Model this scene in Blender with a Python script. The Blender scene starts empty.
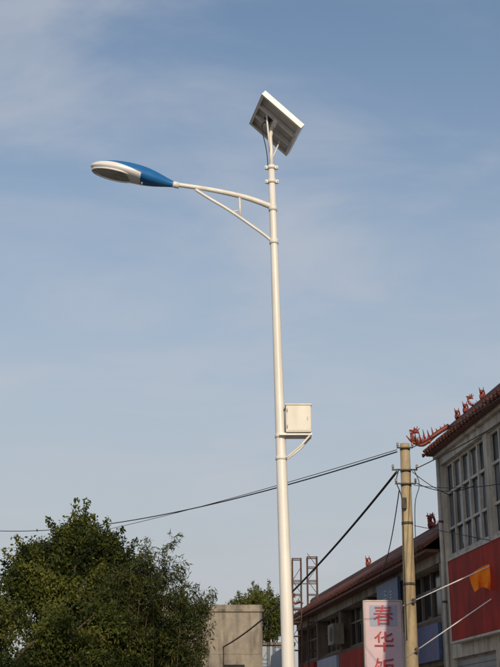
import bpy, math, random
import numpy as np
from mathutils import Vector, Matrix
random.seed(7); rng=np.random.default_rng(7)
scene=bpy.context.scene
col=scene.collection

# ------------------------------------------------------------------ materials
def mat(name,c1,c2=None,rough=0.6,metal=0.0,scale=6.0,bump=0.0,detail=6,stretch=(1,1,1),spec=0.4,dirt=None,coat=0.0,dirtamt=0.6,dr=(.48,.72)):
    m=bpy.data.materials.new(name); m.use_nodes=True
    nt=m.node_tree; b=nt.nodes['Principled BSDF']
    b.inputs['Roughness'].default_value=rough; b.inputs['Metallic'].default_value=metal
    b.inputs['Specular IOR Level'].default_value=spec
    b.inputs['Coat Weight'].default_value=coat
    if c2 is None: c2=tuple(x*0.82 for x in c1)
    tc=nt.nodes.new('ShaderNodeTexCoord'); mp=nt.nodes.new('ShaderNodeMapping')
    mp.inputs['Scale'].default_value=stretch
    nt.links.new(tc.outputs['Object'],mp.inputs['Vector'])
    n=nt.nodes.new('ShaderNodeTexNoise'); n.inputs['Scale'].default_value=scale; n.inputs['Detail'].default_value=detail
    n.inputs['Roughness'].default_value=0.65
    nt.links.new(mp.outputs['Vector'],n.inputs['Vector'])
    r=nt.nodes.new('ShaderNodeValToRGB')
    r.color_ramp.elements[0].position=0.35; r.color_ramp.elements[1].position=0.68
    r.color_ramp.elements[0].color=(*c2,1); r.color_ramp.elements[1].color=(*c1,1)
    nt.links.new(n.outputs['Fac'],r.inputs['Fac'])
    out=r.outputs['Color']
    if dirt:
        n2=nt.nodes.new('ShaderNodeTexNoise'); n2.inputs['Scale'].default_value=1.3; n2.inputs['Detail'].default_value=8
        mp2=nt.nodes.new('ShaderNodeMapping'); mp2.inputs['Scale'].default_value=(3,3,0.5)
        nt.links.new(tc.outputs['Object'],mp2.inputs['Vector']); nt.links.new(mp2.outputs['Vector'],n2.inputs['Vector'])
        r2=nt.nodes.new('ShaderNodeValToRGB'); r2.color_ramp.elements[0].position=dr[0]; r2.color_ramp.elements[1].position=dr[1]
        nt.links.new(n2.outputs['Fac'],r2.inputs['Fac'])
        mx=nt.nodes.new('ShaderNodeMix'); mx.data_type='RGBA'
        ml=nt.nodes.new('ShaderNodeMath'); ml.operation='MULTIPLY'; ml.inputs[1].default_value=dirtamt
        nt.links.new(r2.outputs['Color'],ml.inputs[0]); nt.links.new(ml.outputs[0],mx.inputs['Factor'])
        nt.links.new(out,mx.inputs['A']); mx.inputs['B'].default_value=(*dirt,1); out=mx.outputs['Result']
    nt.links.new(out,b.inputs['Base Color'])
    if bump:
        bp=nt.nodes.new('ShaderNodeBump'); bp.inputs['Strength'].default_value=bump; bp.inputs['Distance'].default_value=0.02
        nt.links.new(n.outputs['Fac'],bp.inputs['Height']); nt.links.new(bp.outputs['Normal'],b.inputs['Normal'])
    return m
def leafmat(name,c1,c2):
    m=mat(name,c1,c2,rough=0.65,scale=1.1,spec=0.15)
    nt=m.node_tree; b=nt.nodes['Principled BSDF']; o=nt.nodes['Material Output']
    src=b.inputs['Base Color'].links[0].from_socket
    t=nt.nodes.new('ShaderNodeBsdfTranslucent'); nt.links.new(src,t.inputs['Color'])
    mx=nt.nodes.new('ShaderNodeMixShader'); mx.inputs[0].default_value=0.25
    nt.links.new(b.outputs[0],mx.inputs[1]); nt.links.new(t.outputs[0],mx.inputs[2]); nt.links.new(mx.outputs[0],o.inputs['Surface'])
    return m
WHITE=mat('white_enamel',(0.80,0.79,0.76),(0.70,0.69,0.67),rough=0.38,scale=2.5,stretch=(3,3,.6),dirt=(0.55,0.53,0.48))
BOXM=mat('cabinet_paint',(0.74,0.72,0.67),(0.64,0.62,0.58),rough=0.5,scale=3,dirt=(0.48,0.46,0.40))
# two-tone lamp shell: colour split comes from a per-vertex paint attribute
SHELL=mat('lamp_shell_paint',(0.012,0.15,0.42),(0.009,0.11,0.34),rough=0.22,scale=4,coat=0.4)
nt_=SHELL.node_tree; b_=nt_.nodes['Principled BSDF']; src_=b_.inputs['Base Color'].links[0].from_socket
at_=nt_.nodes.new('ShaderNodeAttribute'); at_.attribute_name='paint'
mr_=nt_.nodes.new('ShaderNodeMapRange'); mr_.inputs['From Min'].default_value=-.02; mr_.inputs['From Max'].default_value=.02
nt_.links.new(at_.outputs['Fac'],mr_.inputs['Value'])
mx_=nt_.nodes.new('ShaderNodeMix'); mx_.data_type='RGBA'; mx_.inputs['A'].default_value=(.74,.75,.76,1)
nt_.links.new(mr_.outputs[0],mx_.inputs['Factor']); nt_.links.new(src_,mx_.inputs['B']); nt_.links.new(mx_.outputs['Result'],b_.inputs['Base Color'])
LWHITE=mat('lamp_white',(0.76,0.77,0.78),(0.68,0.69,0.71),rough=0.35)
LENS=mat('lamp_glass',(0.40,0.40,0.37),(0.27,0.27,0.25),rough=0.15,scale=9,spec=0.6)
ALU=mat('aluminium_frame',(0.76,0.75,0.74),(0.64,0.63,0.62),rough=0.4,metal=0.2)
BACKS=mat('panel_backsheet',(0.60,0.55,0.50),(0.46,0.42,0.38),rough=0.6,scale=5)
CELL=mat('solar_cells',(0.01,0.015,0.05),(0.008,0.01,0.03),rough=0.12)
BLACK=mat('black_rubber',(0.02,0.02,0.02),rough=0.6)
STEEL=mat('galvanised_steel',(0.32,0.32,0.31),(0.22,0.21,0.20),rough=0.5,metal=0.6,scale=14)
DSTEEL=mat('weathered_steel',(0.10,0.085,0.07),(0.05,0.042,0.035),rough=0.8,scale=14)
RUST=mat('rusty_steel',(0.12,0.065,0.045),(0.06,0.04,0.03),rough=0.85,scale=8)
POLEC=mat('pole_concrete',(0.47,0.38,0.24),(0.33,0.27,0.17),rough=0.9,scale=7,bump=0.4,stretch=(2,2,.7),dirt=(0.18,0.14,0.10),dirtamt=.7,dr=(.44,.68))
PORC=mat('porcelain',(0.25,0.18,0.14),(0.16,0.11,0.09),rough=0.25)
TILEW=mat('white_wall_tile',(0.64,0.59,0.51),(0.47,0.43,0.37),rough=0.55,scale=5,dirt=(0.20,0.165,0.13),dirtamt=.85,dr=(.42,.68))
PLAST=mat('brown_plaster',(0.20,0.150,0.11),(0.12,0.092,0.070),rough=0.9,scale=4,bump=0.2,dirt=(0.06,0.05,0.040),dirtamt=.8,dr=(.42,.66))
PLASTL=mat('grey_plaster',(0.35,0.30,0.24),(0.24,0.21,0.17),rough=0.9,scale=4,dirt=(0.12,0.10,0.080),dirtamt=.85,dr=(.42,.66))
HOUSE=mat('weathered_concrete',(0.34,0.30,0.25),(0.21,0.19,0.165),rough=0.95,scale=2.2,bump=0.3,detail=10,dirt=(0.09,0.08,0.07),dirtamt=.9,dr=(.42,.64))
PALEB=mat('pale_blue_wall',(0.42,0.48,0.58),(0.36,0.42,0.52),rough=0.8)
ROOF=mat('red_brown_tile',(0.19,0.062,0.038),(0.095,0.036,0.026),rough=0.6,scale=9,bump=0.2,dirt=(0.05,0.04,0.035))
REDORN=mat('red_glaze',(0.28,0.045,0.022),(0.11,0.025,0.018),rough=0.5,scale=12)
GLASS=mat('window_glass',(0.16,0.18,0.19),(0.06,0.07,0.075),rough=0.15,scale=1.6,spec=0.7,stretch=(1,1,.5))
GLASSD=mat('dark_window_glass',(0.035,0.035,0.035),(0.015,0.015,0.015),rough=0.15,scale=1.2,spec=0.4)
FRAME=mat('window_frame',(0.54,0.51,0.46),(0.40,0.37,0.33),rough=0.5,dirt=(0.22,0.19,0.16))
FRAMED=mat('window_frame_brown',(0.16,0.13,0.11),rough=0.5)
REDS=mat('red_sign_sheet',(0.44,0.032,0.018),(0.28,0.022,0.015),rough=0.7,scale=2,spec=.2,dirt=(0.15,0.022,0.018),dirtamt=.85,dr=(.42,.66))
BLUES=mat('blue_sign_sheet',(0.07,0.12,0.25),(0.05,0.09,0.19),rough=0.5,dirt=(0.05,0.06,0.09))
PALES=mat('pale_sign_sheet',(0.62,0.47,0.53),(0.50,0.40,0.50),rough=0.5,scale=2)
PALEB2=mat('pale_blue_sign_sheet',(0.34,0.38,0.52),(0.28,0.32,0.45),rough=0.5,scale=2)
REDL=mat('red_lettering',(0.45,0.03,0.06),rough=0.5)
YELL=mat('pale_lettering',(0.55,0.42,0.25),(0.42,0.30,0.2),rough=0.6,scale=8)
ORANGE=mat('orange_cloth',(0.85,0.24,0.01),(0.75,0.17,0.008),rough=0.85,scale=5)
SHUT=mat('roller_shutter',(0.30,0.31,0.33),(0.24,0.25,0.26),rough=0.5,metal=0.3,scale=3)
ASPH=mat('asphalt',(0.055,0.054,0.052),(0.04,0.04,0.04),rough=0.92,scale=30,bump=0.4)
EARTH=mat('earth',(0.20,0.16,0.11),(0.12,0.10,0.07),rough=1,scale=0.8,bump=0.3)
PAVE=mat('paving',(0.32,0.30,0.27),(0.24,0.23,0.21),rough=0.9,scale=6)
KERB=mat('kerb_stone',(0.42,0.41,0.38),rough=0.9)
PAINT=mat('road_paint',(0.75,0.75,0.72),(0.6,0.6,0.57),rough=0.7,scale=12)
BARK=mat('bark',(0.12,0.09,0.065),(0.06,0.045,0.035),rough=0.95,scale=10,bump=0.6,stretch=(3,3,.6))
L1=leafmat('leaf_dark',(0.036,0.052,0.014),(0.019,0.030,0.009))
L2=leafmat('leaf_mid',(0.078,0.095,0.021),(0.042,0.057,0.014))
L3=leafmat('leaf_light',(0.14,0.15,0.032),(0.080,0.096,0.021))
B1=leafmat('bamboo_leaf',(0.11,0.112,0.035),(0.05,0.058,0.018))

# ------------------------------------------------------------------ mesh helpers
def empty(name,loc=(0,0,0)):
    e=bpy.data.objects.new(name,None); e.location=loc; e.empty_display_size=0.3; col.objects.link(e); return e
class MB:
    def __init__(s): s.v=[];s.f=[];s.m=[];s.ms=[];s.sm=[]
    def mi(s,m):
        if m not in s.ms: s.ms.append(m)
        return s.ms.index(m)
    def hexa(s,c,m):
        b=len(s.v); s.v+= [tuple(x) for x in c]; k=s.mi(m)
        for f in ((0,3,2,1),(4,5,6,7),(0,1,5,4),(1,2,6,5),(2,3,7,6),(3,0,4,7)):
            s.f.append(tuple(b+i for i in f)); s.m.append(k); s.sm.append(False)
    def box(s,a,b,m,T=None):
        x0,y0,z0=a;x1,y1,z1=b
        c=[(x0,y0,z0),(x1,y0,z0),(x1,y1,z0),(x0,y1,z0),(x0,y0,z1),(x1,y0,z1),(x1,y1,z1),(x0,y1,z1)]
        if T: c=[T(*p) for p in c]
        s.hexa(c,m)
    def quad(s,pts,m,smooth=False):
        b=len(s.v); s.v+=[tuple(p) for p in pts]; s.f.append(tuple(range(b,b+len(pts)))); s.m.append(s.mi(m)); s.sm.append(smooth)
    def tube(s,pts,rad,m,seg=12,cap=True,flat=1.0,smooth=True):
        pts=[Vector(p) for p in pts]
        if not hasattr(rad,'__len__'): rad=[rad]*len(pts)
        k=s.mi(m); rings=[]; up=None
        for i,p in enumerate(pts):
            d=(pts[min(i+1,len(pts)-1)]-pts[max(i-1,0)]).normalized()
            if up is None:
                ref=Vector((0,0,1)) if abs(d.z)<0.9 else Vector((1,0,0)); up=(ref-d*ref.dot(d)).normalized()
            else:
                up=(up-d*up.dot(d)).normalized()
            sd=d.cross(up); b=len(s.v)
            for j in range(seg):
                a=2*math.pi*j/seg
                s.v.append(tuple(p+(sd*math.cos(a)+up*math.sin(a)*flat)*rad[i]))
            rings.append(b)
        for a,b in zip(rings,rings[1:]):
            for j in range(seg):
                j2=(j+1)%seg; s.f.append((a+j,a+j2,b+j2,b+j)); s.m.append(k); s.sm.append(smooth)
        if cap:
            s.f.append(tuple(rings[0]+j for j in range(seg))[::-1]); s.m.append(k); s.sm.append(False)
            s.f.append(tuple(rings[-1]+j for j in range(seg))); s.m.append(k); s.sm.append(False)
    def ball(s,c,r,m,nu=10,nv=7):
        rx,ry,rz=r if hasattr(r,'__len__') else (r,r,r)
        b=len(s.v); k=s.mi(m)
        for i in range(nv+1):
            th=math.pi*i/nv
            for j in range(nu):
                ph=2*math.pi*j/nu
                s.v.append((c[0]+rx*math.sin(th)*math.cos(ph),c[1]+ry*math.sin(th)*math.sin(ph),c[2]+rz*math.cos(th)))
        for i in range(nv):
            for j in range(nu):
                j2=(j+1)%nu
                s.f.append((b+i*nu+j,b+(i+1)*nu+j,b+(i+1)*nu+j2,b+i*nu+j2)); s.m.append(k); s.sm.append(True)
    def build(s,name,parent=None,bevel=0):
        me=bpy.data.meshes.new(name); me.from_pydata(s.v,[],s.f)
        for m in s.ms: me.materials.append(m)
        me.polygons.foreach_set('material_index',s.m); me.polygons.foreach_set('use_smooth',s.sm); me.update()
        o=bpy.data.objects.new(name,me); col.objects.link(o)
        if parent:
            o.parent=parent; o.matrix_parent_inverse=Matrix.Translation(-parent.location)
        if bevel:
            bm=o.modifiers.new('bevel','BEVEL'); bm.width=bevel; bm.segments=2; bm.limit_method='ANGLE'
        return o
def smooth(pts,n=6):
    P=[Vector(p) for p in pts]; P=[2*P[0]-P[1]]+P+[2*P[-1]-P[-2]]; out=[]
    for i in range(1,len(P)-2):
        for k in range(n):
            t=k/n; p0,p1,p2,p3=P[i-1:i+3]
            out.append(0.5*((2*p1)+(-p0+p2)*t+(2*p0-5*p1+4*p2-p3)*t*t+(-p0+3*p1-3*p2+p3)*t**3))
    out.append(P[-2]); return out

# ------------------------------------------------------------------ solar street lamp
LY=14.0
def polex(z): return 0.492-0.0250*z
def poler(z): return 0.088-0.0054*z
sl=empty('solar_street_lamp',(0.492,LY,0.12))
b=MB()
zs=[0.14,0.6,2,4,6,8,8.62]
b.tube([(polex(z),LY,z) for z in zs],[poler(z) for z in zs],WHITE,seg=28)
b.box((.486-.2,LY-.2,.12),(.486+.2,LY+.2,.145),WHITE)
for sx in(-1,1):
    for sy in(-1,1):
        b.tube([(.486+sx*.15,LY+sy*.15,.145),(.486+sx*.15,LY+sy*.15,.22)],.013,STEEL,seg=6)
    b.hexa([(.486+sx*.08,LY-.005,.146),(.486+sx*.18,LY-.005,.146),(.486+sx*.18,LY+.005,.146),(.486+sx*.08,LY+.005,.146),
            (.486+sx*.08,LY-.005,.34),(.486+sx*.09,LY-.005,.34),(.486+sx*.09,LY+.005,.34),(.486+sx*.08,LY+.005,.34)],WHITE)
b.build('pole',sl)
b=MB()   # pole door, collars
b.box((.44,LY-.1,.6),(.52,LY-.083,.95),WHITE)
for z,h in((8.40,.05),(8.60,.05),(7.56,.06),(8.02,.07)):
    b.tube([(polex(z),LY,z-h/2),(polex(z),LY,z+h/2)],poler(z)+(.014 if z>8.1 else .009),WHITE,seg=24)
for z in(8.40,8.60):
    b.box((polex(z)-.085,LY-.02,z-.02),(polex(z)-.05,LY+.02,z+.02),WHITE)
    b.box((polex(z)+.05,LY-.02,z-.02),(polex(z)+.085,LY+.02,z+.02),WHITE)
    b.tube([(polex(z)-.072,LY-.035,z),(polex(z)-.072,LY+.035,z)],.008,STEEL,seg=6)
    b.tube([(polex(z)+.072,LY-.035,z),(polex(z)+.072,LY+.035,z)],.008,STEEL,seg=6)
b.build('collars',sl)
# arm
b=MB()
arm=smooth([(.27,LY,8.05),(.08,LY,8.13),(-.128,LY,8.20),(-.40,LY,8.265),(-.66,LY,8.315),(-1.04,LY,8.375)],6)
b.tube(arm,[.037-.010*i/(len(arm)-1) for i in range(len(arm))],WHITE,seg=16)
br=smooth([(.29,LY,7.56),(.18,LY,7.66),(0,LY,7.80),(-.17,LY,7.93),(-.34,LY,8.05),(-.52,LY,8.165),(-.70,LY,8.29)],5)
b.tube(br,.019,WHITE,seg=12)
b.tube([(-.135,LY,8.19),(-.125,LY,7.90)],.016,WHITE,seg=10)
b.tube([(-.128,LY,8.00),(-.235,LY,7.975)],.009,WHITE,seg=8)
b.build('arm',sl)
# luminaire
R0=Vector((-.99,LY,8.365)); TIP=Vector((-2.05,LY-.10,8.575)); ax=(TIP-R0); LL=ax.length; ax.normalize()
side=Vector((0,1,0)); side=(side-ax*side.dot(ax)).normalized(); upv=side.cross(ax); 
if upv.z<0: upv=-upv
prof=[(0,.042,.042,.040),(.05,.052,.055,.048),(.12,.075,.078,.060),(.22,.112,.108,.074),(.34,.150,.132,.082),(.46,.176,.140,.080),(.58,.190,.136,.074),(.70,.190,.120,.064),(.80,.174,.098,.054),(.88,.145,.074,.044),(.94,.106,.052,.034),(.98,.062,.030,.02),(1.0,.012,.008,.006)]
b=MB(); seg=64; base=[]; k=b.mi(SHELL); paint=[]
fine=[]
P4=lambda p0,p1,p2,p3,t:0.5*((2*p1)+(-p0+p2)*t+(2*p0-5*p1+4*p2-p3)*t*t+(-p0+3*p1-3*p2+p3)*t**3)
for i in range(len(prof)-1):
    q0=prof[max(i-1,0)];q1=prof[i];q2=prof[i+1];q3=prof[min(i+2,len(prof)-1)]
    for q in range(4):
        t=q/4; fine.append((q1[0]+(q2[0]-q1[0])*t,)+tuple(max(P4(q0[c],q1[c],q2[c],q3[c],t),.006) for c in(1,2,3)))
fine.append(prof[-1])
for s_,w,ht,hb in fine:
    base.append(len(b.v)); c=R0+ax*(s_*LL)
    for j in range(seg):
        a=2*math.pi*j/seg; ca,sa=math.cos(a),math.sin(a)
        x=math.copysign(abs(ca)**.85,ca)*w; z=math.copysign(abs(sa)**.9,sa)*(ht if sa>0 else hb)
        b.v.append(tuple(c+side*x+upv*z))
        paint.append(max((.385-s_)*4, min(sa+.05-(s_-.40)*1.3,(.88-s_)*5)))
for i in range(len(base)-1):
    for j in range(seg):
        j2=(j+1)%seg
        b.f.append((base[i]+j,base[i]+j2,base[i+1]+j2,base[i+1]+j)); b.m.append(k); b.sm.append(True)
b.f.append(tuple(base[0]+j for j in range(seg))); b.m.append(k); b.sm.append(False)
o=b.build('luminaire_shell',sl)
at=o.data.attributes.new('paint','FLOAT','POINT'); at.data.foreach_set('value',paint)
b=MB(); k=b.mi(LENS); c0=R0+ax*(.695*LL)-upv*.046; rings=[]
for i in range(7):
    ph=math.pi/2*i/6; rr=math.cos(ph)+.001; rings.append(len(b.v))
    for j in range(32):
        a=2*math.pi*j/32
        b.v.append(tuple(c0+ax*math.cos(a)*.285*rr+side*math.sin(a)*.155*rr-upv*(math.sin(ph)*.045)))
for r0,r1 in zip(rings,rings[1:]):
    for j in range(32):
        j2=(j+1)%32; b.f.append((r0+j,r0+j2,r1+j2,r1+j)); b.m.append(k); b.sm.append(True)
b.build('lamp_lens',sl)
b=MB()
b.tube([c0+ax*math.cos(a)*.292+side*math.sin(a)*.162-upv*.004 for a in [2*math.pi*j/40 for j in range(41)]],.013,LWHITE,seg=8,cap=False)
b.tube([R0-ax*.08,R0+ax*.03],.042,LWHITE,seg=16)
b.tube([R0+ax*(.36*LL)+side*0.04-upv*.085,R0+ax*(.36*LL)-side*.04-upv*.085],.012,LWHITE,seg=8)
b.build('lamp_trim',sl)
# solar panel
C=Vector((.325,LY+.02,9.225)); U=Vector((.49,.103,-.425)); V=Vector((-.16,.755,0)); lu=U.length*1.02; lv=V.length*1.04
u=U.normalized(); v=(V-u*V.dot(u)).normalized(); n=u.cross(v)
if n.z<0:n=-n
def PP(a,c,h): return C+u*a*lu/2+v*c*lv/2+n*h
b=MB()
def pbox(a0,a1,c0_,c1_,h0,h1,m):
    b.hexa([PP(a0,c0_,h0),PP(a1,c0_,h0),PP(a1,c1_,h0),PP(a0,c1_,h0),PP(a0,c0_,h1),PP(a1,c0_,h1),PP(a1,c1_,h1),PP(a0,c1_,h1)],m)
pbox(-.97,.97,-.97,.97,.035,.055,BACKS); b.build('panel_back',sl); b=MB()
pbox(-1,1,-1,-.972,-.010,.062,ALU);pbox(-1,1,.972,1,-.010,.062,ALU);pbox(-1,-.972,-.972,.972,-.010,.062,ALU);pbox(.972,1,-.972,.972,-.010,.062,ALU)
pbox(-.972,.972,-.972,-.90,-.009,-.005,ALU);pbox(-.972,.972,.90,.972,-.009,-.005,ALU);pbox(-.972,-.89,-.90,.90,-.009,-.005,ALU);pbox(.89,.972,-.90,.90,-.009,-.005,ALU)
b.build('panel_frame',sl); b=MB()
pbox(-.965,.965,-.965,.965,.0555,.0605,CELL); b.build('panel_cells',sl,); b=MB()
pbox(-.88,.88,-.34,-.28,-.025,.030,ALU);pbox(-.88,.88,.28,.34,-.025,.030,ALU)
pbox(-.52,-.24,-.13,.13,-.0,.034,BLACK)
pbox(-.09,.09,-.45,.45,-.055,-.026,WHITE)
b.build('panel_rails',sl); b=MB()
top=PP(0,0,-.05)
b.tube([(polex(8.55),LY,8.55),(polex(8.75),LY,8.85),(top.x-.03,LY,9.05),tuple(top)],.026,WHITE,seg=16)
b.tube([(polex(8.75)-.01,LY,8.78),PP(-.45,-.3,-.035)],.012,WHITE,seg=8)
b.tube([(polex(8.75)+.01,LY,8.72),PP(.5,.3,-.035)],.010,WHITE,seg=8)
b.tube(smooth([PP(-.35,.1,.0),PP(-.34,.1,-.12),(polex(8.8)-.06,LY-.02,8.85),(polex(8.6)-.045,LY-.04,8.62)],6),.006,BLACK,seg=6)
b.build('panel_mount',sl)
# cabinet
b=MB()
b.box((.428,LY-.15,5.055),(.728,LY+.12,5.385),BOXM); b.build('control_cabinet',sl,bevel=.008)
b=MB()
b.box((.42,LY-.16,5.386),(.736,LY+.13,5.402),BOXM)
b.box((.446,LY-.1545,5.075),(.710,LY-.1505,5.365),BOXM)
for z in(5.12,5.32): b.tube([(.444,LY-.156,z-.02),(.444,LY-.156,z+.02)],.006,STEEL,seg=6)
b.build('cabinet_lid',sl,bevel=.003); b=MB()
b.box((.355,LY-.12,5.028),(.738,LY-.09,5.054),WHITE);b.box((.355,LY+.06,5.028),(.738,LY+.09,5.054),WHITE);b.box((.705,LY-.089,5.029),(.735,LY+.059,5.053),WHITE)
b.tube([(.715,LY-.105,5.03),(.60,LY-.09,4.90),(.46,LY-.06,4.785),(.40,LY-.04,4.76)],.012,WHITE,seg=8)
b.tube([(.715,LY+.075,5.03),(.60,LY+.07,4.90),(.46,LY+.05,4.785),(.40,LY+.03,4.76)],.012,WHITE,seg=8)
for z in(5.04,4.77): b.tube([(polex(z),LY,z-.022),(polex(z),LY,z+.022)],poler(z)+.007,WHITE,seg=24)
b.box((.68,LY-.160,5.20),(.692,LY-.1555,5.24),STEEL)
b.build('cabinet_bracket',sl)

# ------------------------------------------------------------------ utility poles
def upole(x,y,h,lean,rb,rt,arms=True):
    e=empty('utility_pole',(x,y,0.12)); b=MB()
    zs=[0.0,h*.3,h*.6,h]; b.tube([(x+lean*z,y,z) for z in zs],[rb+(rt-rb)*z/h for z in zs],POLEC,seg=20); b.build('concrete_shaft',e)
    b=MB()
    def px(z): return x+lean*z
    for z,w in((h-.10,.17),(h-.52,.27),(h-.78,.22)):
        r=rb+(rt-rb)*z/h
        b.tube([(px(z),y,z-.018),(px(z),y,z+.018)],r+.006,DSTEEL,seg=20)
        b.box((px(z)-w,y-r-.04,z-.013),(px(z)+w*.75,y-r-.010,z+.013),DSTEEL)
        for sx in(-w+.02,w*.72):
            X=px(z)+sx
            b.tube([(X,y-r-.03,z+.01),(X,y-r-.03,z+.06)],.007,DSTEEL,seg=6)
            b.tube([(X,y-r-.03,z+.03),(X,y-r-.03,z+.045),(X,y-r-.03,z+.06),(X,y-r-.03,z+.08),(X,y-r-.03,z+.095)],[.02,.027,.016,.025,.014],PORC,seg=10)
    for k,z in enumerate((h-1.5,h-2.6)):
        r=rb+(rt-rb)*z/h
        b.tube([(px(z),y,z-.025),(px(z),y,z+.025)],r+.005,DSTEEL,seg=20)
    b.box((px(h-1.2)-.11,y-rb-.04,h-1.25),(px(h-1.2)-.02,y-rb*.8,h-1.05),DSTEEL)
    b.tube(smooth([(px(h)-.14,y-.11,h-.5),(px(h)-.20,y-.12,h-.75),(px(h)-.11,y-.13,h-1.1),(px(h)-.12,y-.14,h-2),(px(h)-.13,y-.15,h-3.6)],5),.010,BLACK,seg=6)
    b.tube(smooth([(px(h)+.13,y-.11,h-.5),(px(h)+.22,y-.12,h-.8),(px(h)+.12,y-.13,h-1.2),(px(h)+.10,y-.14,h-2.2)],5),.008,BLACK,seg=6)
    b.build('crossarms_and_insulators',e); return e
upole(2.835,22.0,6.86,0.0105,.143,.090)
upole(-11.5,46.0,9.4,0.0,.17,.10)

def cable(name,p0,p1,a,bq,r,n=40,mt=BLACK):
    bb=MB(); pts=[]
    for i in range(n+1):
        t=i/n; pts.append((p0[0]+(p1[0]-p0[0])*t,p0[1]+(p1[1]-p0[1])*t,p0[2]+a*t+bq*t*t))
    bb.tube(pts,r,mt,seg=6); return bb.build(name)
cable('overhead_cable',(2.74,21.88,6.68),(-11.5,46,0),-.026,2.70,.013)
cable('overhead_cable',(2.74,21.88,6.72),(-11.5,46,0),.25,1.25,.007)
cable('overhead_cable',(2.72,21.88,6.30),(-.9,41.97,0),-3.157,1.437,.024)
cable('overhead_cable',(3.03,21.87,6.76),(7.5,-12,0),-3.6,5.2,.009)
cable('overhead_cable',(3.08,21.87,6.36),(7.7,-12,0),-3.0,4.9,.009)
cable('overhead_cable',(3.05,21.87,6.10),(4.25,22.4,0),-.5,.55,.008)
cable('overhead_cable',(3.0,21.85,6.30),(4.05,23.9,0),-.25,.2,.007)
cable('overhead_cable',(3.02,21.87,6.05),(4.75,19.0,0),-.9,.5,.007)
cable('overhead_cable',(2.75,21.88,5.95),(3.05,28.8,0),-1.9,1.2,.010)
cable('overhead_cable',(3.0,21.87,5.3),(4.42,21.0,0),-.45,.0,.007)
upole(7.5,-12.0,8.7,0.0,.17,.10)

# ------------------------------------------------------------------ street frontage frame
def F(s,t,z): return (7.352-.1405*s-.9903*t, s-.139*t, z)
FM=Matrix(((.139,0,-.9903),(-.9903,0,-.139),(0,1,0)))
def text(txt,loc,size,m,parent,name,M=FM,sx=1):
    cu=bpy.data.curves.new(name,'FONT'); cu.body=txt; cu.size=size; cu.extrude=.006; cu.align_x='CENTER'; cu.align_y='CENTER'
    cu.materials.append(m); o=bpy.data.objects.new(name,cu); col.objects.link(o)
    mw=Matrix.Translation(loc)@M.to_4x4()@Matrix.Diagonal((sx,1,1,1))
    o.parent=parent; o.matrix_parent_inverse=Matrix.Translation(-parent.location); o.matrix_basis=mw
    return o
def tile_roof(parent,s0,s1,ze,zt,to,ti,endover=.15):
    b=MB()
    S0,S1=s0-endover,s1+endover
    b.hexa([F(S0,to,ze),F(S1,to,ze),F(S1,ti,zt-.02),F(S0,ti,zt-.02),F(S0,to,ze+.05),F(S1,to,ze+.05),F(S1,ti,zt+.03),F(S0,ti,zt+.03)],ROOF)
    ns=int((S1-S0)/.19)
    for i in range(ns+1):
        s=S0+.05+(S1-S0-.1)*i/ns+rng.normal()*.008; dz=rng.normal()*.006
        b.tube([F(s,to+.03,ze+.055+dz),F(s,(to+ti)/2,(ze+zt)/2+.055+dz),F(s,ti,zt+.035)],.042,ROOF,seg=8)
        b.tube([F(s+.095,to+.01,ze+.03),F(s+.095,to+.028,ze-.03)],[.05,.02],ROOF,seg=5)
    b.build('tile_roof',parent)
    b=MB()
    b.box((S0,ti-.12,zt-.05),(S1,ti+.06,zt+.12),ROOF,F)
    b.tube([F(S0,ti-.03,zt+.14),F(S1,ti-.03,zt+.14)],.055,ROOF,seg=10)
    b.build('roof_ridge',parent)
def dragon(b,s,t,z,sc,dirs=1,m=REDORN):
    P=lambda ds,dz,dt=0:F(s+ds*sc*.3,t+dt*sc+dirs*ds*sc,z+dz*sc)
    body=smooth([P(-.5,0),P(-.3,.10),P(-.05,.02),P(.18,.12),P(.25,.38),P(.10,.52),P(-.02,.42)],6)
    nb=len(body); b.tube(body,[sc*(.075+.012*math.sin(i*2.1))*(1-.45*i/nb) for i in range(nb)],m,seg=8)
    for i in range(1,nb-2,2):
        p=body[i]; b.tube([p,p+Vector((rng.normal()*.05*sc,0,rng.uniform(.13,.24)*sc))],[.04*sc,.004],m,seg=5)
    h=Vector(P(.12,.50)); b.ball(tuple(h),(.11*sc,.1*sc,.09*sc),m)
    o=Vector(F(s,t+dirs,z))-Vector(F(s,t,z))
    b.tube([h,h+o*.26*sc+Vector((0,0,.05*sc))],[.08*sc,.035*sc],m,seg=7)
    b.tube([h,h+o*.22*sc-Vector((0,0,.09*sc))],[.055*sc,.02*sc],m,seg=7)
    b.tube([h,h-o*.12*sc+Vector((0,0,.25*sc))],[.04*sc,.006],m,seg=5)
    b.tube([h,h-o*.22*sc+Vector((0,0,.16*sc))],[.04*sc,.006],m,seg=5)
    b.tube([h,h+o*.05*sc+Vector((0,0,.2*sc))],[.04*sc,.006],m,seg=5)
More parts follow.
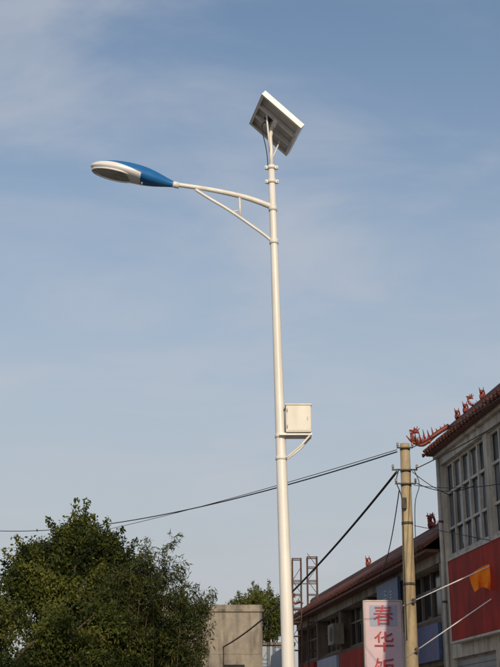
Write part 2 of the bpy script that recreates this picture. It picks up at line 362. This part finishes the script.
def beast(b,s,t,z,sc,m=REDORN):
    c=F(s,t,z)
    b.ball((c[0],c[1],c[2]+.11*sc),(.08*sc,.12*sc,.12*sc),m)
    b.ball((c[0]-.02*sc,c[1]-.06*sc,c[2]+.25*sc),(.06*sc,.07*sc,.07*sc),m)
    b.tube([(c[0],c[1]-.1*sc,c[2]+.24*sc),(c[0]-.07*sc,c[1]-.16*sc,c[2]+.22*sc)],[.045*sc,.025*sc],m,seg=6)
    for q in(-.05,.05):
        b.tube([(c[0]+q*sc,c[1]-.08*sc,c[2]+.15*sc),(c[0]+q*sc,c[1]-.11*sc,c[2])],[.035*sc,.028*sc],m,seg=6)
        b.tube([(c[0]+q*sc,c[1]-.04*sc,c[2]+.29*sc),(c[0]+q*sc*1.5,c[1]-.02*sc,c[2]+.42*sc)],[.025*sc,.004],m,seg=5)
    b.tube(smooth([(c[0]+.03*sc,c[1]+.1*sc,c[2]+.08*sc),(c[0]+.14*sc,c[1]+.2*sc,c[2]+.2*sc),(c[0]+.10*sc,c[1]+.14*sc,c[2]+.36*sc)],4),.03*sc,m,seg=6)

# ---- near two-storey shop building
e=empty('shop_building',F(16,-4,0.0)); s0,s1=9.0,24.5
b=MB(); b.box((s0,-9,0),(s1,-.16,7.16),TILEW,F); b.box((s0,-.9,7.161),(s1,-.30,7.66),TILEW,F); b.build('walls',e)
b=MB()
b.box((s1-.24,-.16,0),(s1,0,6.95),TILEW,F)
step=2.75; piers=[s1-.24]; s=s1-.24
while s-step>s0:
    b.box((s-step,-.16,0),(s-step+.2,-.01,6.95),TILEW,F); piers.append(s-step); s-=step
b.build('piers',e)
b=MB(); b.box((s0,-.16,6.951),(s1,.02,7.12),TILEW,F); b.box((s0-.02,-.15,7.121),(s1+.02,.10,7.19),TILEW,F)
b.box((s0-.01,-.298,7.191),(s1+.01,.0,7.40),TILEW,F); b.box((s0-.05,.001,7.192),(s1+.06,.235,7.235),ROOF,F)
bays=[(piers[i+1]+.2,piers[i]) for i in range(len(piers)-1)]
for a,c in bays:
    b.box((a,-.16,4.93),(c,-.03,5.06),TILEW,F)
    b.box((a,-.16,3.10),(c,-.03,3.36),TILEW,F)
b.build('spandrels',e)
g=MB(); fr=MB(); sh=MB()
for a,c in bays:
    n_=5; w=(c-a)/n_
    for i in range(n_):
        for z0_,z1_ in((5.06,5.62),(5.62,6.35),(6.35,6.951)):
            q=rng.normal(size=2)*.006
            g.quad([F(a+w*i,-.13+q[0],z0_),F(a+w*(i+1),-.13-q[0],z0_),F(a+w*(i+1),-.13-q[0]+q[1],z1_),F(a+w*i,-.13+q[0]+q[1],z1_)],GLASS)
    for i in range(n_+1):
        x=a+w*i; x=min(max(x,a+.03),c-.03)
        fr.box((x-.03,-.115,5.061),(x+.03,-.06,6.95),FRAME,F)
    for z in(5.09,5.62,6.35,6.92): fr.box((a+.001,-.114,z-.024),(c-.001,-.07,z+.024),FRAME,F)
    for z in np.arange(.15,3.0,.10): sh.box((a,-.155,z),(c,-.12+.01*(int(z*10)%2),z+.094),SHUT,F)
g.build('windows',e); fr.build('window_frames',e); sh.build('shutters',e)
tile_roof(e,s0,s1,7.22,7.72,.25,-.33,.08)
b=MB(); dragon(b,24.62,.36,7.50,.48); 
b.tube(smooth([F(24.5,-.28,7.86),F(24.55,.02,7.66),F(24.6,.28,7.45),F(24.62,.5,7.52),F(24.62,.62,7.64)],5),[.05]*8+[.045,.043,.04,.037,.035,.032,.03,.027,.024,.02,.016,.012,.01],REDORN,seg=8)
for q in np.linspace(-.25,.5,9): b.tube([F(24.58,q,7.62-q*.25+(.1 if q<0 else 0)-(.05 if q>.2 else 0)),F(24.58,q+.05,7.80-q*.22+rng.uniform(-.02,.08))],[.032,.004],REDORN,seg=5)
beast(b,24.0,-.3,7.86,.6); beast(b,23.55,-.33,7.87,.62); dragon(b,22.95,-.30,7.87,.34); beast(b,22.5,-.33,7.87,.6)
for s in(18.5,15,12): beast(b,s,-.33,7.87,.6)
b.build('roof_ornaments',e)
b=MB(); b.box((12,.02,3.38),(23.72,.14,4.90),REDS,F)
b.build('signboard',e); b=MB()
b.box((11.96,.01,3.34),(23.76,.155,3.378),FRAME,F); b.box((11.96,.01,4.902),(23.76,.155,4.93),FRAME,F); b.box((23.722,.01,3.379),(23.76,.153,4.901),FRAME,F)
for i in range(1,6): b.box((23.72-i*2-.006,.1405,3.382),(23.72-i*2+.006,.143,4.9),REDL,F)
b.build('signboard_frame',e)
for i,ch in enumerate('超市批发家电'): text(ch,Vector(F(20.4-1.5*i,.143,4.25)),.62,YELL,e,'sign_letter')
b=MB()
b.tube([F(24.36,.05,.2),F(24.36,.05,7.1)],.04,FRAME,seg=10)
for z in(1,2.6,4.2,5.8): b.tube([F(24.36,.05,z-.02),F(24.36,.05,z+.02)],.05,DSTEEL,seg=10)
b.build('rain_pipe',e)
# ---- lower row of shops
e=empty('row_of_shops',F(32,-4,0.0)); s0,s1=24.62,41.0
b=MB(); b.box((s0,-8,0),(s1,-.35,5.29),PLAST,F); b.build('walls',e)
b=MB(); g=MB(); fr=MB(); sh=MB(); sg=MB()
n_=5; w=(s1-s0)/n_
for i in range(n_+1):
    x=s0+w*i; x0=max(s0,x-.16); x1=min(s1,x+.16)
    b.box((x0,-.35,0),(x1,0,5.02),PLASTL if i==0 else PLAST,F)
b.box((s0,-.349,5.021),(s1,.04,5.22),PLASTL,F); b.box((s0,-.348,5.221),(s1,.33,5.285),ROOF,F); b.box((s0,-.9,5.2905),(s1,-.10,5.54),PLAST,F); b.box((s0,-.9,5.541),(s1,-.5,5.88),PLAST,F)
for i in range(n_):
    a=s0+w*i+.16; c=s0+w*(i+1)-.16
    b.box((a,-.35,3.02),(c,-.03,3.95),PLAST,F)
    g.quad([F(a,-.3,3.951),F(c,-.3,3.951),F(c,-.3,5.02),F(a,-.3,5.02)],GLASSD)
    for j in range(5):
        x=a+.03+(c-a-.06)*j/4; fr.box((x-.03,-.299,3.952),(x+.03,-.24,5.018),FRAMED,F)
    fr.box((a,-.298,4.62),(c,-.25,4.67),FRAMED,F); fr.box((a,-.298,4.0),(c,-.2,4.05),FRAMED,F)
    for z in np.arange(.15,3.0,.12): sh.box((a,-.30,z),(c,-.27+.01*(int(z*9)%2),z+.11),SHUT,F)
    sg.box((a+.1,-.02,3.12),(c-.1,.06,3.85),[BLUES,BLUES,REDS,PALEB2,REDS][i],F)
b.build('piers_and_beams',e); g.build('windows',e); fr.build('window_frames',e); sh.build('shutters',e)
sg.box((27.65,.05,4.25),(29.6,.12,5.12),BLUES,F)
sg.build('signboards',e)
text('通信',Vector(F(28.6,.121,4.68)),.5,PALEB2,e,'sign_letter')
tile_roof(e,s0,s1,5.30,5.92,.36,-.5,.05)
b=MB(); beast(b,26.9,-.5,6.08,.9); dragon(b,26.5,-.45,6.08,.42); beast(b,33,-.5,6.08,.7); dragon(b,40.9,.1,5.9,.5); b.build('roof_ornaments',e)
b=MB()
for s in(34.0,):
    b.box((s,-.02,4.1),(s+.75,.28,4.65),PLASTL,F); b.tube([F(s+.3,.281,4.37),F(s+.3,.29,4.37)],.2,DSTEEL,seg=14)
b.build('air_conditioner',e)
# ---- projecting sign
e=empty('hanging_shop_sign',(2.9,27,2.6))
b=MB(); b.box((2.52,26.9,2.05),(3.32,27.1,4.48),PALES); b.build('sign_panel',e,bevel=.01)
b=MB(); b.box((2.62,26.894,3.95),(3.22,26.898,4.40),PALEB2); b.build('sign_logo_plate',e)
b=MB()
for z in(2.3,4.2): b.tube([(3.33,27,z),(3.62,27,z)],.02,STEEL,seg=8)
for q in((2.49,2.519),(3.321,3.35)): b.box((q[0],26.89,2.02),(q[1],27.11,4.51),FRAME)
b.box((2.5205,26.889,4.481),(3.3195,27.109,4.51),FRAME)
b.build('sign_bracket',e)
for i,ch in enumerate('春华饭店'): text(ch,Vector((2.92,26.88,4.15-.56*i)),.46,REDL,e,'sign_letter',M=Matrix(((1,0,0),(0,0,-1),(0,1,0))))
# ---- steel frame
e=empty('steel_sign_frame',(1.7,38,0)); b=MB()
for x0,x1,zt in((1.33,1.60,7.0),(1.80,2.10,7.05)):
    for y in(37.9,38.25):
        for x in(x0,x1): b.tube([(x,y,0),(x,y,zt)],.024,RUST,seg=6)
        z=4.2;i=0
        while z<zt-.3:
            b.tube([(x0,y,z),(x1,y,z)],.015,RUST,seg=6)
            if y<38: b.tube([(x0 if i%2 else x1,y,z),(x1 if i%2 else x0,y,z+.42)],.010,RUST,seg=6)
            z+=.42;i+=1
        b.tube([(x0,y,zt-.02),(x1,y,zt-.02)],.018,RUST,seg=6)
    for x in(x0,x1):
        b.tube([(x,37.9,zt-.02),(x,38.25,zt-.02)],.018,RUST,seg=6)
b.tube([(1.33,37.9,5.4),(2.1,37.9,5.4)],.022,RUST,seg=6); b.tube([(1.33,37.9,6.2),(2.1,37.9,6.2)],.016,RUST,seg=6)
b.build('lattice',e)
# ---- concrete house behind
e=empty('concrete_house',(-2.3,46,0)); b=MB()
b.box((-6,42,0),(.42,50,5.75),HOUSE); b.build('walls',e)
b=MB(); b.box((-6.06,41.94,5.751),(.48,50.06,5.84),HOUSE); b.box((-6,42,5.841),(.42,42.2,5.99),HOUSE)
for x in(-5.2,-3.3): b.box((x-.08,41.93,3.3),(x+.98,41.997,3.38),PLASTL)
b.box((-.93,41.93,3.0),(-.12,41.997,3.06),PLASTL)
for z in(4.35,2.86): b.box((-6,41.985,z),(.42,41.9985,z+.12),HOUSE)
b.build('parapet',e); b=MB()
for x in(-5.2,-3.3): 
    b.box((x,41.975,3.381),(x+.9,41.998,4.34),GLASSD)
    for q in(0,.43,.86): b.box((x+q,41.95,3.382),(x+q+.04,41.974,4.33),FRAMED)
b.box((-.88,41.975,3.061),(-.18,41.998,4.0),GLASSD)
b.build('windows',e)
e=empty('pale_blue_annex',(1.0,46,0)); b=MB(); b.box((.43,43.5,0),(1.55,49,4.75),PALEB); b.box((.40,43.4,4.751),(1.6,49.1,4.85),PLASTL); b.build('walls',e)
b=MB(); b.box((.7,43.46,3.0),(1.3,43.498,3.9),GLASSD); b.build('window',e)
# ---- orange flags on the pole
def flag(x,y,z,tx,ty,tz,w,h,ph):
    e=empty('orange_flag',(x,y,z)); b=MB(); d=Vector((tx-x,ty-y,tz-z)).normalized()
    s_=Vector((x,y,z))-d*.22
    b.tube([s_,(tx,ty,tz)],.011,LWHITE,seg=8); b.ball((tx,ty,tz),.022,LWHITE); b.box((x-.03,y-.04,z-.04),(x+.03,y+.03,z+.04),DSTEEL); b.build('flag_rod',e)
    b=MB(); N=18;M_=10; st=Vector((tx,ty,tz))-d*(w+.03)
    k=b.mi(ORANGE); base=len(b.v)
    for i in range(N+1):
        for j in range(M_+1):
            a=i/N; c=j/M_
            p=st+d*w*a*(1-.12*c)+Vector((.06*c+.03*c*math.sin(a*7+ph),.07*c*math.sin(a*13+c*3+ph),-h*c*(1-.3*math.sin(a*4+ph))+.05*math.sin(a*3.14)*(1-c)))
            b.v.append(tuple(p))
    for i in range(N):
        for j in range(M_):
            q=base+i*(M_+1)+j; b.f.append((q,q+1,q+M_+2,q+M_+1)); b.m.append(k); b.sm.append(True)
    b.build('cloth',e)
flag(2.93,21.84,3.95,4.38,21.25,4.56,.56,.36,.7)
flag(2.95,21.84,3.10,4.42,21.25,4.06,.24,.24,2.1)

# ------------------------------------------------------------------ foliage
def leaves(name,clumps,size,mats,parent,aspect=.5,flat=.85):
    Vs=[];Ms=[]
    for (cx,cy,cz,r,nn,mi) in clumps:
        d=rng.normal(size=(nn,3)); d/=np.linalg.norm(d,axis=1)[:,None]
        rad=r*rng.random(nn)**(1/2.3)*(1+.25*rng.normal(size=nn)*.8)
        p=d*rad[:,None]*np.array([1,1,flat])+np.array([cx,cy,cz])
        a=rng.normal(size=(nn,3)); a/=np.linalg.norm(a,axis=1)[:,None]; a[:,2]-=.3
        q=np.cross(a,rng.normal(size=(nn,3))+d*.4); q/=np.linalg.norm(q,axis=1)[:,None]
        s=size*(.6+.8*rng.random(nn))[:,None]
        Vs.append(np.stack([p-a*s*.5,p+q*s*aspect*.5,p+a*s*.5,p-q*s*aspect*.5],1).reshape(-1,3))
        mm=np.clip(mi+rng.integers(-1,2,nn)*(rng.random(nn)<.35),0,len(mats)-1); Ms.append(mm)
    V_=np.concatenate(Vs); M_=np.concatenate(Ms).astype(np.int32); n=len(V_)//4
    me=bpy.data.meshes.new(name); me.vertices.add(n*4); me.vertices.foreach_set('co',V_.ravel())
    me.loops.add(n*4); me.loops.foreach_set('vertex_index',np.arange(n*4,dtype=np.int32))
    me.polygons.add(n); me.polygons.foreach_set('loop_start',np.arange(0,n*4,4,dtype=np.int32))
    try: me.polygons.foreach_set('loop_total',np.full(n,4,dtype=np.int32))
    except Exception: pass
    for m in mats: me.materials.append(m)
    me.polygons.foreach_set('material_index',M_); me.update(calc_edges=True)
    o=bpy.data.objects.new(name,me); col.objects.link(o)
    o.parent=parent; o.matrix_parent_inverse=Matrix.Translation(-parent.location); return o
def tree(name,x,y,h,crowns,mats,nclump,leafn,size,trunk=.16,cl=(.22,.45)):
    e=empty(name,(x,y,0)); clumps=[]
    b=MB(); zc=h*.42
    b.tube(smooth([(x,y,0),(x+.06,y,zc*.5),(x-.04,y,zc),(x+.03,y,h*.7)],4),[trunk*(1-.055*i) for i in range(13)],BARK,seg=12)
    for (cx,cy,cz,rx,ry,rz,fr) in crowns:
        for i in range(int(nclump*fr)):
            d=rng.normal(size=3); d/=np.linalg.norm(d); rr=(.35+.65*rng.random()**.6)*(1+.1*rng.normal())
            c=(cx+d[0]*rx*rr,cy+d[1]*ry*rr,cz+d[2]*rz*rr)
            r=rng.uniform(*cl)*(1.15-.35*max(rr-.5,0))
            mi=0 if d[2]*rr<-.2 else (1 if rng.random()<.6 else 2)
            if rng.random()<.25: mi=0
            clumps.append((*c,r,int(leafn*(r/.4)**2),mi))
            if i%3==0:
                t0=(x,y,min(zc*rng.uniform(.7,1.2),c[2]-.2)); mid=((x+c[0])/2+rng.normal()*.1,(y+c[1])/2,(t0[2]+c[2])/2+.15)
                b.tube(smooth([t0,mid,c],4),[.06-.005*j for j in range(9)],BARK,seg=6)
            if rr>.85 and d[2]>0:
                o=Vector(d)*rng.uniform(.25,.55)+Vector((0,0,.15)); tip=Vector(c)+o
                b.tube([c,tip],[.012,.004],BARK,seg=5)
                for q in(.5,.75,1): pt=Vector(c)+o*q; clumps.append((pt.x,pt.y,pt.z,.11,int(leafn*.06),mi))
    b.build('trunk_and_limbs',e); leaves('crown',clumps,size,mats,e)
LM=[L1,L2,L3]
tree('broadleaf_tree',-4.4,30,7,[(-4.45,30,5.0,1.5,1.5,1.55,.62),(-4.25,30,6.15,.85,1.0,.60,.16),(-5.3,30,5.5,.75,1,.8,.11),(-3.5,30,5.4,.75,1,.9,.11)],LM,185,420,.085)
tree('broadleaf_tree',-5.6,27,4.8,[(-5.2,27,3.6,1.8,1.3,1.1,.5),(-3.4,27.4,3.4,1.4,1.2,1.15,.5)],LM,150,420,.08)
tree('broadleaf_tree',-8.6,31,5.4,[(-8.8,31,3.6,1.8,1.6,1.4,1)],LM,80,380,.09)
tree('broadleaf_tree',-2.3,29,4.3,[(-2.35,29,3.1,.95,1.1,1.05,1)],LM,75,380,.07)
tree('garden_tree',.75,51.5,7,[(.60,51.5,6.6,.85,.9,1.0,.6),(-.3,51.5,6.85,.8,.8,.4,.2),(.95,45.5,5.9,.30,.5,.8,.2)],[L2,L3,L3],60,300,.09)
# bamboo: feathery shoots
e=empty('bamboo_thicket',(-2.0,28,0)); b=MB(); cl=[]
for i in range(56):
    bx=rng.uniform(-3.5,-1.25); by=rng.uniform(27.2,28.4)
    f=1-abs(bx+2.5)/1.5; h=4.3+1.65*max(f,0)**.8*rng.uniform(.55,1.08)+rng.uniform(-.3,.1)
    ln=rng.normal()*.3+.15; ly=rng.normal()*.25
    pts=smooth([(bx,by,0),(bx+ln*.15,by,h*.5),(bx+ln*.5,by+ly*.4,h*.85),(bx+ln,by+ly,h)],7)
    b.tube(pts,[max(.018*(1-j/len(pts)),.003) for j in range(len(pts))],BARK,seg=5)
    for j,p in enumerate(pts):
        fr=j/len(pts)
        if fr>.4:
            for q in range(3):
                sp=.24*(1.05-fr)+.03
                cl.append((p.x+rng.normal()*sp,p.y+rng.normal()*sp,p.z+rng.normal()*sp*.6,.10+.13*(1-fr),int(6+26*(1-fr)),0 if rng.random()<.5 else 1))
b.build('canes',e); leaves('bamboo_leaves',cl,.12,[L1,B1,L2],e,aspect=.18)

# ------------------------------------------------------------------ ground, road, pavement
def sheet(name,pts,m,z):
    b=MB(); b.quad([(p[0],p[1],z) for p in pts],m); return b.build(name)
sheet('ground',[(-600,-600),(600,-600),(600,600),(-600,600)],EARTH,0)
def K(s,off):
    p=F(s,off,0); return (p[0],p[1])
sheet('road',[K(-60,6.6),K(25,6.6),K(25,14.2),K(-60,14.2)],ASPH,.004)
b=MB()
for s in range(-58,24,6): b.box((s,10.3,.0085),(s+3,10.42,.0095),PAINT,F)
for o in(6.9,13.8): b.box((-58,o,.0085),(24.5,o+.12,.0095),PAINT,F)
b.build('road_markings')
b=MB(); b.box((-60,6.45,0),(25,6.6,.13),KERB,F); b.box((-60,14.2,0),(25,14.35,.13),KERB,F); b.build('kerb')
b=MB(); b.box((-60,0.0,0),(42,6.449,.12),PAVE,F); b.build('pavement')

# ------------------------------------------------------------------ light
EL=math.radians(21); AZ=math.radians(170)
sd=Vector((math.sin(AZ)*math.cos(EL),math.cos(AZ)*math.cos(EL),math.sin(EL)))
L=bpy.data.lights.new('sun','SUN'); L.energy=2.9; L.angle=math.radians(.5); L.color=(1,.82,.58)
lo=bpy.data.objects.new('sun',L); lo.rotation_euler=(-sd).to_track_quat('-Z','Y').to_euler(); lo.location=(0,-5,30); col.objects.link(lo)
w=bpy.data.worlds.new('World'); scene.world=w; w.use_nodes=True; nt=w.node_tree; bg=nt.nodes['Background']
sky=nt.nodes.new('ShaderNodeTexSky'); sky.sky_type='NISHITA'; sky.sun_disc=False; sky.sun_elevation=EL; sky.sun_rotation=AZ
sky.air_density=1.15; sky.dust_density=1.8; sky.ozone_density=1.4
tc=nt.nodes.new('ShaderNodeTexCoord'); sp=nt.nodes.new('ShaderNodeSeparateXYZ'); nt.links.new(tc.outputs['Generated'],sp.inputs[0])
ad=nt.nodes.new('ShaderNodeMath'); ad.operation='ADD'; ad.inputs[1].default_value=.25; nt.links.new(sp.outputs['Z'],ad.inputs[0])
dv=[]
for ch in'XY':
    d=nt.nodes.new('ShaderNodeMath'); d.operation='DIVIDE'; nt.links.new(sp.outputs[ch],d.inputs[0]); nt.links.new(ad.outputs[0],d.inputs[1]); dv.append(d)
cb=nt.nodes.new('ShaderNodeCombineXYZ'); nt.links.new(dv[0].outputs[0],cb.inputs[0]); nt.links.new(dv[1].outputs[0],cb.inputs[1])
mp=nt.nodes.new('ShaderNodeMapping'); mp.inputs['Scale'].default_value=(1.5,2.6,1); mp.inputs['Rotation'].default_value=(0,0,.45); mp.inputs['Location'].default_value=(5.3,1.2,0)
nt.links.new(cb.outputs[0],mp.inputs['Vector'])
nz=nt.nodes.new('ShaderNodeTexNoise'); nz.inputs['Scale'].default_value=1.5; nz.inputs['Detail'].default_value=10; nz.inputs['Roughness'].default_value=.55; nz.inputs['Distortion'].default_value=.4
nt.links.new(mp.outputs[0],nz.inputs['Vector'])
rp=nt.nodes.new('ShaderNodeValToRGB'); rp.color_ramp.interpolation='EASE'; rp.color_ramp.elements[0].position=.38; rp.color_ramp.elements[1].position=.74
rp.color_ramp.elements[1].color=(.62,.62,.62,1)
nt.links.new(nz.outputs['Fac'],rp.inputs[0])
mr=nt.nodes.new('ShaderNodeMapRange'); mr.interpolation_type='SMOOTHSTEP'; mr.inputs['From Min'].default_value=.04; mr.inputs['From Max'].default_value=.60; mr.inputs['To Min'].default_value=.90; mr.inputs['To Max'].default_value=.0
nt.links.new(sp.outputs['Z'],mr.inputs['Value'])
hz=nt.nodes.new('ShaderNodeMix'); hz.data_type='RGBA'; nt.links.new(mr.outputs[0],hz.inputs['Factor']); nt.links.new(sky.outputs[0],hz.inputs['A']); hz.inputs['B'].default_value=(3.55,3.65,3.85,1)
mx=nt.nodes.new('ShaderNodeMix'); mx.data_type='RGBA'; nt.links.new(rp.outputs[0],mx.inputs['Factor']); nt.links.new(hz.outputs['Result'],mx.inputs['A']); mx.inputs['B'].default_value=(3.95,4.15,4.6,1)
nt.links.new(mx.outputs['Result'],bg.inputs['Color']); bg.inputs['Strength'].default_value=.13

# ------------------------------------------------------------------ camera
cd=bpy.data.cameras.new('camera'); cd.sensor_fit='VERTICAL'; cd.sensor_height=36; cd.lens=64.77; cd.clip_start=.1; cd.clip_end=3000
co=bpy.data.objects.new('camera',cd); co.location=(0,0,1.6); co.rotation_euler=(math.radians(90+18.7),0,0); col.objects.link(co)
scene.camera=co
scene.view_settings.view_transform='Standard'; scene.view_settings.look='None'; scene.view_settings.exposure=0
